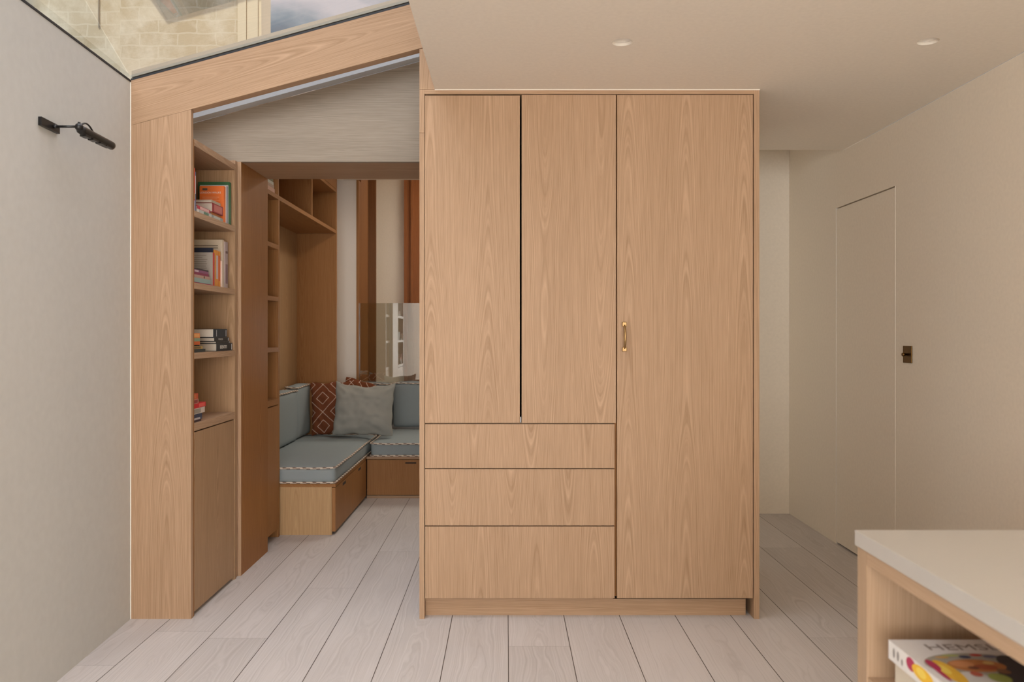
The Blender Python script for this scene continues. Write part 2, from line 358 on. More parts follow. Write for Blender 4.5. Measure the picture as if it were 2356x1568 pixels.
def ceiling():
    b = MB(); x0, x1, y0, y1, z = -.325, 2.034, -5.2, 4.79, 2.4
    lights = [(PX(1431.5, 3.019), 3.019), (PX(2135.5, 3.01), 3.01)]
    h = .12; ys = 3.019 - h, 3.019 + h
    xs = [x0]
    for cx, cy in lights: xs += [cx - h, cx + h]
    xs.append(x1)
    # underside: two long strips, and a band holding the recesses
    def q(a, c, d, e): b.bm.faces.new([b.bm.verts.new(p) for p in ((a, d, z), (a, e, z), (c, e, z), (c, d, z))])
    q(x0, x1, y0, ys[0]); q(x0, x1, ys[1], y1)
    q(xs[0], xs[1], *ys); q(xs[2], xs[3], *ys); q(xs[4], xs[5], *ys)
    n = 64; r = .039
    for cx, cy in lights:
        inn = []; outv = []; up = []
        for k in range(n):
            t = 2 * math.pi * k / n + math.pi / 4; c, s_ = math.cos(t), math.sin(t); m = h / max(abs(c), abs(s_))
            yy = 3.019 + s_ * m
            outv.append(b.bm.verts.new((cx + c * m, yy, z))); inn.append(b.bm.verts.new((cx + c * r, cy + s_ * r, z)))
            up.append(b.bm.verts.new((cx + c * r * .98, cy + s_ * r * .98, z + .012)))
        for k in range(n):
            j = (k + 1) % n
            b.bm.faces.new((outv[k], outv[j], inn[j], inn[k])); b.bm.faces.new((inn[k], inn[j], up[j], up[k]))
    # upper side, edges and the upstand that carries the glass
    b.bm.faces.new([b.bm.verts.new(p) for p in ((x0, y0, z + .3), (x1, y0, z + .3), (x1, y1, z + .3), (x0, y1, z + .3))])
    for (a, c) in (((x0, y0), (x1, y0)), ((x1, y0), (x1, y1)), ((x1, y1), (x0, y1)), ((x0, y1), (x0, y0))):
        b.bm.faces.new([b.bm.verts.new(p) for p in ((*a, z), (*c, z), (*c, z + .3), (*a, z + .3))])
    b.box(x0, x0 + .12, y0, y1, z + .301, ZG(x0) + .0)
    o = b.build('ceiling', M['ceil'], normals=False); struct(o)
    return lights
LIGHTS = ceiling()
struct(bx('ceiling', M['ceil'], None, .62, 2.033, 4.792, 5.86, 2.752, 2.85))
struct(bx('ceiling', M['ceil'], None, -1.79, .618, 4.72, 7.28, 2.702, 2.74))
struct(bx('wall_nook_top', M['wall'], None, -1.79, .618, 7.2, 7.279, 2.742, 3.35))
struct(bx('ceiling', M['ceil'], None, -1.75, -.326, -5.2, -1.0, 2.5, 2.85))
for i, (cx, cy) in enumerate(LIGHTS):
    t = empty('ceiling_downlight', (cx, cy, 2.412), ['small round recessed downlight in the ceiling directly above the tall cupboard door',
              'small round recessed downlight in the ceiling to the right, nearest the right wall'][i], 'ceiling light', 'recessed downlights in the ceiling')
    b = MB(); n = 48
    prof = [(.0382, 2.4125), (.033, 2.425), (.0275, 2.438)]
    rings = [[b.bm.verts.new((cx + r * math.cos(2 * math.pi * k / n), cy + r * math.sin(2 * math.pi * k / n), z)) for k in range(n)] for r, z in prof]
    for a, c in zip(rings, rings[1:]):
        for k in range(n):
            f = b.bm.faces.new((a[k], a[(k + 1) % n], c[(k + 1) % n], c[k])); f.smooth = True
    b.build('reflector', M['white'], t)
    b = MB(); b.tube([(cx, cy, 2.4385), (cx, cy, 2.447)], .0272, 32); b.build('lens', M['white'], t)

# flush door in the right wall
d = struct(empty('door_1', (2.036, 4.525, 0)))
bx('leaf', M['wall'], d, 2.0345, 2.075, 4.158, 4.892, .012, 2.058)
b = MB(); b.box(2.0325, 2.040, 4.1505, 4.1545, 0, 2.0655); b.box(2.0325, 2.040, 4.8955, 4.8995, 0, 2.0655)
b.build('frame', M['bead'], d)  # lit edges of the door gap painted as paler strips
bx('lining', M['dark'], d, 2.08, 2.10, 4.152, 4.898, .0, 2.065)

# glass roof
w = struct(empty('window_1', (-1.0, 2.0, 2.6)))
def sloped(b, X0, X1, y0, y1, off, th, mi=0, y0b=None):
    b.prism([(X0, ZG(X0) + off), (X1, ZG(X1) + off), (X1, ZG(X1) + off + th), (X0, ZG(X0) + off + th)], 'y', y0, y1, mi); return b
b = MB()
b.bm.faces.new([b.bm.verts.new((x, y, ZG(x) + .012)) for x, y in ((-1.80, -1.0), (-.22, -1.0), (-.22, 4.75), (-1.80, 4.75))])
b.build('pane', M['glass'], w)
b = MB()     # dark sealant along the wall head and along the beam
vs = []
for (X, Y) in ((WLX(-1.0), -1.0), (-1.704, 3.6)):
    zt = 2.425 + .007 * (Y + 5.2) / 8.8
    vs.append([b.bm.verts.new(p) for p in ((X + .003, Y, zt + .001), (X - .05, Y, zt + .001), (X - .05, Y, zt + .009), (X + .003, Y, zt + .009))])
for k in range(4): b.bm.faces.new((vs[0][k], vs[0][(k + 1) % 4], vs[1][(k + 1) % 4], vs[1][k]))
b.bm.faces.new(vs[0]); b.bm.faces.new(vs[1][::-1])
sloped(b, -1.704, -.327, 3.602, 3.65, 0, .009)
b.build('seal', M['gasket'], w)
b = MB(); sloped(b, -1.700, -.33, 3.602, 3.64, .014, .028); b.build('glazing_bead', M['bar'], w)

# outside: limewashed brick wall of the house above the nook
b = MB(); b.box(-2.335, -1.622, 4.80, 5.05, 2.75, 6.2); b.box(-4.4, -2.335, 4.86, 5.05, 2.75, 6.2)
struct(b.build('wall_outside', M['brick']))
b = MB(); b.prism([(-2.262, 3.95), (-1.40, 4.18), (-1.40, 6.2), (-2.9, 6.2), (-2.9, 4.85)], 'y', 3.5, 4.78)  # unseen block added and shaped to cast the slanting shadow on the brick
struct(b.build('shadow_block_outside', M['brick']))
b = MB(); b.box(-1.621, -1.570, 4.79, 5.0, 2.75, 6.2); b.box(-1.566, -1.502, 4.795, 5.0, 2.75, 6.2); b.box(-1.50, -1.484, 4.81, 5.0, 2.75, 6.2)
struct(b.build('trim_1', M['cork']))
b = MB(); b.tube([(-2.49, 4.852, 3.16), (-2.49, 4.852, 6.2)], .0045, 8)
tag(b.build('cable', M['bar']), 'thin pale cable running up the brick wall outside', 'cable')

# ------------------------------------------------------------ roof beam, doorway portal
BB = lambda X: 2.237 + .2661 * (X + 1.702)
b = MB(); b.prism([(-1.7025, BB(-1.7025)), (-.328, BB(-.328)), (-.328, ZG(-.328) - .0015), (-1.7025, ZG(-1.7025) - .0015)], 'y', 3.6, 3.656)
tag(b.build('roof_beam', M['oak_beam']), 'pale sloping oak beam under the edge of the glass roof', 'beam')

YH = 4.241; YH2 = 4.715
p = empty('doorway_portal', (-.9, YH, 0), 'pale oak portal framing the way into the reading nook, with sloping header', 'doorway')
HT = lambda X: ZG(X) - .034
b = MB(); b.prism([(-1.788, 2.21), (-.396, 2.21), (-.396, HT(-.396)), (-1.788, HT(-1.788))], 'y', YH, YH + .03); b.build('header', M['oak_pale'], p)
b = MB(); b.prism([(-1.788, 2.2335), (-.396, 2.2335), (-.396, HT(-.396)), (-1.788, HT(-1.788))], 'y', YH + .031, YH2 - .001); b.build('header_core', M['oak_v'], p)
bx('soffit', M['oak_h'], p, -1.428, -.396, YH + .031, YH2, 2.21, 2.233)
bx('jamb', M['oak_side_shaded'], p, -1.4425, -1.417, YH + .002, YH2, 0, 2.2095)
bx('jamb_edge', M['oak_v'], p, -1.4415, -1.4165, YH - .001, YH + .0018, 0, 2.2095)
b = MB(); sloped(b, -1.700, -.396, YH - .07, YH - .0015, -.033, .032); b.build('flashing', M['flash'], p)

# ------------------------------------------------------------ near bookcase
XB = -1.429; Y0 = 3.6; Y1 = 4.239
bc = empty('bookcase', (-1.56, 3.9, 0), 'tall built-in oak bookcase against the left wall with plain end panel and low cupboard', 'bookcase')
b = MB(); b.prism([(-1.7025, 0), (XB, 0), (XB, BB(XB) - .001), (-1.7025, BB(-1.7025) - .001)], 'y', Y0, 3.624); b.build('end_panel', M['oak_v'], bc)
bx('side_panel', M['oak_side_shaded'], bc, -1.70, XB - .002, 3.6245, 3.640, 0, 2.18)
bx('side_panel', M['oak_in_shaded'], bc, -1.70, XB, 4.177, 4.200, 0, 2.153)
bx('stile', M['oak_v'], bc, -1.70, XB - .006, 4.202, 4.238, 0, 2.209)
bx('back_panel', M['oak_side_shaded'], bc, -1.79, -1.702, 3.66, 4.238, .03, 2.153)
SH = [(2.154, 2.185), (1.829, 1.857), (1.499, 1.527), (1.177, 1.205), (.846, .881)]
for z0, z1 in SH: bx('shelf', M['oak_y'], bc, -1.7015, XB - .0005, 3.6405, (4.1765 if z0 < 2.1 else 4.201), z0, z1)
dr = bx('door', M['oak_in_shaded'], bc, XB - .024, XB - .002, 3.6445, 4.174, .018, .840)
bx('plinth', M['oak_y'], bc, XB - .07, XB - .05, 3.6445, 4.174, 0, .016)
bx('floor_board', M['oak_y'], bc, -1.7015, XB - .026, 3.6405, 4.1765, .03, .045)

# ------------------------------------------------------------ nook bookcase and overhead shelves
XN = -1.45
nb = empty('bookcase', (-1.6, 4.9, 0), 'narrow oak bookcase inside the nook, just past the doorway, with low cupboard', 'bookcase')
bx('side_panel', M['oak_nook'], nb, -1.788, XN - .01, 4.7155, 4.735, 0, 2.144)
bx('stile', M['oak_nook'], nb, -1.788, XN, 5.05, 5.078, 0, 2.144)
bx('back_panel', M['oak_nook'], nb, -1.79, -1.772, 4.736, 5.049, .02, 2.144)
for z0, z1 in ((1.827, 1.855), (1.497, 1.525), (1.178, 1.206), (.845, .882)): bx('shelf', M['oak_nook_shaded_y'], nb, -1.771, XN, 4.7355, 5.0495, z0, z1)
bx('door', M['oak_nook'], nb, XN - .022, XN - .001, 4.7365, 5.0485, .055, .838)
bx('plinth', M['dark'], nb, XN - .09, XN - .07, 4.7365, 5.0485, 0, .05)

ov = empty('overhead_shelving', (-1.6, 5.9, 0), 'oak overhead shelves and tall end panel wrapping the reading nook alcove', 'shelf')
bx('bottom_shelf', M['oak_nook_shaded_y'], ov, -1.788, XN, 4.7165, 6.77, 2.145, 2.172)
bx('top_shelf', M['oak_nook_shaded_y'], ov, -1.788, XN, 4.7165, 6.77, 2.495, 2.52)
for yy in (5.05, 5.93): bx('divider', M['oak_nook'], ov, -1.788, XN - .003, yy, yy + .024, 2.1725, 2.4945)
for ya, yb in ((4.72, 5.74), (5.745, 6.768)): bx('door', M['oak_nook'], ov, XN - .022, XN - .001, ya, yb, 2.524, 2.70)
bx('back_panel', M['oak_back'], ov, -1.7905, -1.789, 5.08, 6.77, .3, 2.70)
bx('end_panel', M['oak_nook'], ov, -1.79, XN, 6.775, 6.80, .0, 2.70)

# walls beyond the nook
YB = 7.28
struct(bx('wall_nook_back', M['white'], None, -1.79, PX(820, YB), YB, YB + .12, 0, 2.70))
struct(bx('trim_5', M['dark_oak'], None, PX(820, YB) + .0005, PX(825, YB), YB + .0025, YB + .12, 0, 2.70))
struct(bx('wall_nook_low', M['white'], None, PX(826, YB) - .02, .60, YB + .002, YB + .10, 0, .80))
struct(bx('trim_2', M['oak_nook'], None, PX(820, YB) + .0005, PX(825.5, YB), YB - .005, YB + .002, .0, 2.70))
struct(bx('trim_3', M['oak_nook_shaded_y'], None, PX(826, YB), .60, YB - .01, YB + .12, .801, .831))
g = bx('glass_balustrade', M['glass2'], None, PX(823, YB + .03), .58, YB + .03, YB + .042, .832, PZ(697, YB + .03))
tag(g, 'clear glass balustrade standing on the oak ledge behind the nook seat', 'balustrade')
struct(bx('wall_far', M['wall'], None, -1.9, 1.6, 9.0, 9.1, 0, 3.3))
struct(bx('wall_far_left', M['wall'], None, -1.9, -1.79, YB + .13, 8.99, 0, 3.3))
struct(bx('wall_far_right', M['wall'], None, 1.5, 1.6, YB + .13, 8.99, 0, 3.3))
struct(bx('ceiling', M['ceil'], None, -1.9, 1.6, YB - .0, 9.1, 3.305, 3.35))
struct(bx('wall_far_near', M['wall'], None, .61, 1.49, YB + .0, YB + .12, 0, 3.3))
tp = empty('wardrobe', (-1.45, 8.1, 0), 'dark oak cupboard end standing beyond the nook, left of the white far wall', 'cupboard')
bx('front_panel', M['dark_oak'], tp, -1.60, PX(865, 7.8), 7.8, 7.822, 0, 3.2)
bx('side_panel', M['dark_oak'], tp, -1.60, -1.50, 7.8225, 8.6, 0, 3.2)
bx('return_panel', M['dark_oak'], tp, -1.373, PX(825, YB), YB + .125, 7.7995, 0, 3.2)
d2 = struct(empty('door_2', (-.7, 9.0, 0)))
xa = PX(930, 8.95)
b = MB(); b.box(xa, xa + .035, 8.93, 8.999, 0, 3.25); b.box(xa + .035, xa + .075, 8.945, 8.999, 0, 3.25); b.box(xa + .075, xa + .10, 8.925, 8.999, 0, 3.25)
b.build('casing', M['red_wood'], d2)
bx('leaf', M['red_wood'], d2, xa + .1005, .0, 8.965, 8.995, 0, 3.2)

# ------------------------------------------------------------ big front cupboard
cb = empty('tall_cupboard', (.38, 3.7, 0), 'large light oak cupboard with two upper doors, three drawers and a tall door', 'cupboard')
XL, XR = -.394, 1.147; YF = 3.6; YK = 4.60
# left side panel, with the filler rising beside the ceiling edge
b = MB(); b.box(XL, -.3715, YF, YK, 0, 2.2015); b.build('side_panel', M['oak_v'], cb)
b = MB(); b.box(XL, -.3715, YF, YK, 2.203, 2.3985); b.box(XL, -.3265, YF, YK, 2.4, BB(XL) - .002); b.build('filler_panel', M['oak_v'], cb)
bx('side_panel', M['oak_v'], cb, 1.1225, XR, YF, YK, 0, 2.3985)
bx('top_rail', M['oak_h'], cb, -.371, 1.122, YF, YF + .03, 2.3785, 2.3985)
bx('top_panel', M['oak_h'], cb, -.371, 1.122, YF + .0305, YK, 2.38, 2.3985)
bx('back_panel', M['dark'], cb, -.371, 1.122, YK - .02, YK - .001, .1, 2.379)
bx('divider', M['oak_side_shaded'], cb, .489, .507, YF + .032, YK - .022, .0935, 2.379)
bx('inner_shelf', M['oak_h'], cb, -.371, .488, YF + .032, YK - .022, .872, .888)
bx('bottom_panel', M['oak_h'], cb, -.371, .488, YF + .032, YK - .022, .075, .09)
YD = YF + .004; YE = YD + .022
def door(name, px0, px1, py0, py1, mat='oak_v'):
    return bx(name, M[mat], cb, PX(px0, 3.6), PX(px1, 3.6), YD, YE, PZ(py1, 3.6), PZ(py0, 3.6), bev=.0007)
door('door', 977.3, 1196, 219, 972.6); door('door', 1200.3, 1417.3, 217.2, 973)
td = door('door', 1420.2, 1733, 217.2, 1376.2)
for a_, b_ in ((975.4, 1077), (1079, 1208.8), (1211, 1376.2)): door('drawer', 977.8, 1414.3, a_, b_)
bx('plinth', M['oak_h'], cb, -.371, 1.100, 3.65, 3.67, 0, .0745)
bx('latch_plate', M['flash'], cb, .0625, .0675, YD + .008, YE, PZ(972, 3.6), PZ(959, 3.6))
# bar handle
hx = PX(1436.3, 3.6); zt = PZ(745.5, 3.6); zb = PZ(803, 3.6)
b = MB()
for zc in (zt, zb): b.box(hx - .010, hx + .010, YD - .016, YD - .0002, zc - .010, zc + .010, bev=.002)
pts = []; rr = []
for k in range(13):
    t = k / 12; z = zt - .004 + (zb - zt + .008) * t; s_ = math.sin(math.pi * t)
    pts.append((hx, YD - .012 - .020 * s_ ** .6, z)); rr.append(.0042 + .0022 * s_)
b.tube(pts, rr, 16)
h = b.build('handle', M['brass'], td); h['label'] = 'brass bar handle'
struct(bx('trim_6', M['bead'], None, -1.7045, -1.7000, 3.5965, 3.5995, .001, 2.43))
struct(bx('trim_4', M['bead'], None, -.3245, XR + .002, YF - .0015, YF - .0002, 2.3955, 2.3998))

# ------------------------------------------------------------ light switch
SY = 4.02; SZ = PZ(815, SY)
s = empty('light_switch', (2.034, SY, SZ), 'square dark bronze light switch with knob on the right wall beside the flush door', 'light switch')
b = MB(); b.box(2.0285, 2.0338, SY - .043, SY + .043, SZ - .043, SZ + .043, bev=.0015); b.build('plate', M['bronze'], s)
b = MB(); b.tube([(2.0283, SY, SZ), (2.018, SY, SZ), (2.016, SY, SZ), (2.004, SY, SZ)], [.006, .006, .009, .009], 20); b.build('knob', M['bronze'], s)

# ------------------------------------------------------------ wall lamp
LX = -1.563; LZ = 2.042
l = empty('wall_lamp', (-1.66, 2.9, LZ), 'black wall-mounted picture light with tubular shade on the left wall', 'wall light')
b = MB()
v = [(WLX(2.822) + .0004, 2.822), (WLX(2.95) + .0004, 2.95), (WLX(2.95) + .0124, 2.95), (WLX(2.822) + .0124, 2.822)]
b.prism(v, 'z', LZ - .008, LZ + .022); b.build('back_plate', M['black'], l)
ax = WLX(2.90)
b = MB(); b.tube([(ax + .0125, 2.905, LZ + .008), (LX - .012, 2.905, LZ + .008)], .0048, 14); b.ball((ax + .018, 2.905, LZ + .008), .008); b.build('arm', M['black'], l)
b = MB(); b.ball((LX, 2.905, LZ + .006), .0145); b.tube([(LX, 2.905, LZ + .018), (LX, 2.905, LZ + .024)], .005, 12); b.build('joint', M['black'], l)
b = MB(); n = 24; yl0, yl1 = 2.905, 3.155
rad = []; pts = []
for k in range(n + 1):
    t = k / n; y = yl0 + (yl1 - yl0) * t; e_ = min(t, 1 - t) * (yl1 - yl0)
    r_ = .0165 if e_ >= .0165 else math.sqrt(max(0, .0165 ** 2 - (.0165 - e_) ** 2)) + .0008
    pts.append((LX, y, LZ - .006 * t)); rad.append(r_)
b.tube(pts, rad, 24); b.build('lamp_shade', M['black'], l)
b = MB()
for y in (2.93, 2.985, 3.04, 3.085): b.box(LX - .011, LX + .011, y, y + .038, LZ - .0215, LZ - .011)
b.build('lower_louvre', M['black'], l)
pts = []
for k in range(15):
    t = k / 14; pts.append((LX, 2.910 + .095 * t, LZ + .012 + .020 * math.sin(math.pi * t)))
b = MB(); b.tube(pts, .0032, 10); b.build('cable', M['black'], l)

# ------------------------------------------------------------ bench seats
def bench(name, label, x0, x1, y0, y1, ztop, side):
    o = empty(name, ((x0 + x1) / 2, (y0 + y1) / 2, 0), label, 'bench', 'nook bench bases'); return o
b1 = bench('bench', 'oak bench base on the left of the nook with its plain end facing out', -1.45, -1.10, 5.1, 6.23, .33, 0)
bx('top_board', M['oak_nook_shaded_y'], b1, -1.771, -1.0985, 5.102, 6.774, .308, .328)
bx('end_panel', M['oak_bench'], b1, -1.771, -1.122, 5.102, 5.122, 0, .3075)
bx('frame', M['dark'], b1, -1.771, -1.14, 5.123, 6.774, .02, .3075)
for ya, yb in ((5.104, 5.66), (5.665, 6.222)):
    q = bx('drawer', M['oak_nook'], b1, -1.1205, -1.0985, ya, yb, .022, .303)
    bx('finger_slot', M['dark'], q, -1.0988, -1.0978, (ya + yb) / 2 - .05, (ya + yb) / 2 + .05, .272, .290)
b2 = bench('bench', 'oak bench base along the back of the nook with a slotted drawer', -1.10, .5, 6.23, 7.27, .33, 0)
bx('top_board', M['oak_h'], b2, -1.097, .49, 6.236, 7.268, .308, .328)
bx('frame', M['oak_nook'], b2, -1.097, .49, 6.262, 7.268, .0, .3075)
bx('kick_rail', M['oak_h'], b2, -1.097, .49, 6.240, 6.2615, 0, .022)
for xa_, xb_ in ((-1.094, -.43), (-.426, .2)):
    q = bx('drawer', M['oak_nook'], b2, xa_, xb_, 6.238, 6.2615, .026, .303)
    xc = PX(945, 6.238) if xa_ < -1 else (xa_ + xb_) / 2
    bx('finger_slot', M['dark'], q, xc - .043, xc + .043, 6.2372, 6.2382, .272, .284)

def rounded_path(x0, x1, y0, y1, z, r=.03, step=.008, wav=.0):
    pts = []
    def arc(cx, cy, a0):
        for k in range(6):
            a = a0 + math.pi / 2 * k / 6; pts.append((cx + r * math.cos(a), cy + r * math.sin(a)))
    def line(p, q):
        n = max(1, int(math.hypot(q[0] - p[0], q[1] - p[1]) / step))
        for k in range(n): pts.append((p[0] + (q[0] - p[0]) * k / n, p[1] + (q[1] - p[1]) * k / n))
    line((x0 + r, y0), (x1 - r, y0)); arc(x1 - r, y0 + r, -math.pi / 2); line((x1, y0 + r), (x1, y1 - r)); arc(x1 - r, y1 - r, 0)
    line((x1 - r, y1), (x0 + r, y1)); arc(x0 + r, y1 - r, math.pi / 2); line((x0, y1 - r), (x0, y0 + r)); arc(x0 + r, y0 + r, math.pi)
    out = []
    for x, y in pts: out.append((x, y, z + wav * math.sin(x * 9 + y * 7) + wav * .6 * math.sin(x * 23 - y * 17)))
    return out
stripe = lambda i, k: 0 if ((i + k) % 8) < 5 else 1
def soft_block(x0, x1, y0, y1, z0, z1, r=.03, puff=.012, seed=0, axis='z'):
    """upholstered block: rounded plan, gently domed faces"""
    b = MB(); N1 = 26
    nx = max(8, int((x1 - x0) / .035)); ny = max(8, int((y1 - y0) / .035)); nz = max(6, int((z1 - z0) / .02))
    bm = b.bm; cache = {}
    def P(i, j, k):
        key = (i, j, k)
        if key in cache: return cache[key]
        u, v, w_ = i / nx, j / ny, k / nz
        x = x0 + (x1 - x0) * u; y = y0 + (y1 - y0) * v; z = z0 + (z1 - z0) * w_
        c = Vector((min(max(x, x0 + r), x1 - r), min(max(y, y0 + r), y1 - r), min(max(z, z0 + .012), z1 - .012)))
        dd = Vector((x, y, z)) - c
        q = Vector((dd.x / r, dd.y / r, dd.z / .012)); n_ = q.length
        if n_ > 1: q /= n_
        x, y, z = c.x + q.x * r, c.y + q.y * r, c.z + q.z * .012
        dome = lambda t: 1 - (2 * t - 1) ** 4
        nn = mnoise.noise(Vector((x * 5 + seed, y * 5, z * 5))) * .004
        z += (puff if k == nz else (-.0 if k == 0 else 0)) * dome(u) * dome(v) + (nn if k == nz else 0)
        if j == 0: y -= puff * .5 * dome(u) * dome(w_) + nn
        if j == ny: y += puff * .2 * dome(u) * dome(w_)
        if i == nx: x += puff * .5 * dome(v) * dome(w_) + nn
        if i == 0: x -= puff * .2 * dome(v) * dome(w_)
        cache[key] = bm.verts.new((x, y, z)); return cache[key]
    def quad(a, b_, c, d_):
        try: f = bm.faces.new((a, b_, c, d_)); f.smooth = True
        except ValueError: pass
    for i in range(nx):
        for j in range(ny):
            for k in (0, nz): quad(P(i, j, k), P(i + 1, j, k), P(i + 1, j + 1, k), P(i, j + 1, k))
    for i in range(nx):
        for k in range(nz):
            for j in (0, ny): quad(P(i, j, k), P(i + 1, j, k), P(i + 1, j, k + 1), P(i, j, k + 1))
    for j in range(ny):
        for k in range(nz):
            for i in (0, nx): quad(P(i, j, k), P(i, j + 1, k), P(i, j + 1, k + 1), P(i, j, k + 1))
    return b
def seat_cushion(label, x0, x1, y0, y1, z0, z1):
    o = empty('seat_cushion', ((x0 + x1) / 2, (y0 + y1) / 2, z0), label, 'cushion', 'blue-grey seat cushions in the nook')
    soft_block(x0, x1, y0, y1, z0 + .002, z1, seed=x0).build('cushion_cover', M['fabric'], o)
    for z in (z0 + .008, z1 - .006):
        b = MB(); b.tube(rounded_path(x0 - .002, x1 + .003, y0 - .003, y1 + .002, z, wav=.0018 if z > z0 + .05 else 0), .0068, 6, closed=True, stripe=stripe)
        b.build('piping', [M['cream'], M['cordbrown']], o)
    return o
seat_cushion('blue-grey piped seat cushion on the left nook bench', -1.760, -1.103, 5.100, 6.75, .3285, .436)
seat_cushion('blue-grey piped seat cushion along the back nook bench', -1.066, .45, 6.226, 7.13, .3285, .436)

def back_cushion(label, x0, x1, y0, y1, z0, z1, face):
    o = empty('back_cushion', ((x0 + x1) / 2, (y0 + y1) / 2, z0), label, 'cushion', 'blue-grey back cushions in the nook')
    soft_block(x0, x1, y0, y1, z0, z1, r=.025, puff=.014, seed=x0 + y0).build('cushion_cover', M['fabric'], o)
    b = MB(); b.tube(rounded_path(x0 - .001, x1 + .001, y0 - .002, y1 + .001, z1 - .002, r=.022, wav=.0035), .0065, 6, closed=True, stripe=stripe)
    b.build('piping', [M['cream'], M['cordbrown']], o)
    return o
back_cushion('blue-grey back cushion against the left alcove panel, nearest the doorway', -1.765, -1.655, 5.14, 6.31, .452, .845, 'x')
back_cushion('blue-grey back cushion in the left rear corner of the nook', -1.765, -1.665, 6.33, 6.755, .452, .865, 'x')
back_cushion('blue-grey back cushion mostly hidden behind the plain grey pillow', -1.385, -1.035, 7.15, 7.255, .452, .838, 'y')
back_cushion('blue-grey back cushion at the right end of the nook, beside the cupboard edge', -1.02, -.30, 7.15, 7.255, .452, .850, 'y')

def pillow(name, label, cat_mat, w_, h_, t_, loc, rz, tilt, roll=0, flange=0, seed=0, sag=0.0, group=None):
    b = MB(); n = 30; grid = {}
    for side in (1, -1):
        for i in range(n + 1):
            for j in range(n + 1):
                u = 2 * i / n - 1; v = 2 * j / n - 1
                edge = (i in (0, n) or j in (0, n))
                if side == -1 and edge: grid[(side, i, j)] = grid[(1, i, j)]; continue
                pin = .93 + .07 * (abs(u) ** 3 * abs(v) ** 3)
                x = u * w_ / 2 * (1 - .055 * (1 - abs(v) ** 2.2) * abs(u) ** 2); z = v * h_ / 2 * (1 - .06 * (1 - abs(u) ** 2.2) * abs(v) ** 2)
                th = t_ / 2 * ((1 - abs(u) ** 2.4) ** .62) * ((1 - abs(v) ** 2.4) ** .62) * (1 - .25 * v)
                q = Vector((u * 2.2 + seed, v * 2.2, side * 3.1 + seed))
                wr = mnoise.noise(q) * .022 + mnoise.noise(q * 2.6) * .012 + (.006 * math.sin(14 * v + 7 * u + 6 * mnoise.noise(q * .8)) * max(0, .3 - v) if v < .3 else 0)
                rr_ = math.hypot(u, v)
                wr += .006 * math.sin((abs(u) - abs(v)) * 16 + 5 * mnoise.noise(q)) * max(0, rr_ - .45)
                wr *= (1 - max(abs(u), abs(v)) ** 6)
                if edge: th = 0; wr = 0
                zz = z + (sag * (1 - u * u) * -1 if v > 0 else 0) * v
                wav = .006 * math.sin(u * 9 + seed) * abs(v) ** 6
                grid[(side, i, j)] = b.bm.verts.new((x + .004 * math.sin(v * 11 + seed) * abs(u) ** 6, -side * (th + wr), zz + wav))
    for side in (1, -1):
        for i in range(n):
            for j in range(n):
                f = b.bm.faces.new([grid[(side, a, c)] for a, c in ((i, j), (i + 1, j), (i + 1, j + 1), (i, j + 1))]); f.smooth = True
    o = b.build(name, M[cat_mat], None)
    o.location = loc; o.rotation_euler = Euler((R(tilt), R(roll), R(rz)), 'XYZ'); tag(o, label, 'pillow', group)
    md = o.modifiers.new('smooth', 'SUBSURF'); md.levels = 1; md.render_levels = 1
    return o
pillow('patterned_pillow', 'rust brown pillow with cream nested diamond lines in the nook corner', 'pattern', .44, .455, .12, (-1.420, 6.64, .676), 0, -9, -4, seed=2.2, group='rust patterned pillows')
pillow('patterned_pillow', 'rust brown lined pillow showing only its top corner behind the grey pillow', 'pattern', .44, .42, .11, (-1.262, 7.035, .665), 0, -8, 14, seed=7.7, group='rust patterned pillows')
pillow('plain_pillow', 'plain grey linen pillow leaning in front of the patterned pillow', 'grey_linen', .50, .455, .15, (-1.165, 6.50, .680), 4, -14, 2, seed=4.4, sag=.03)

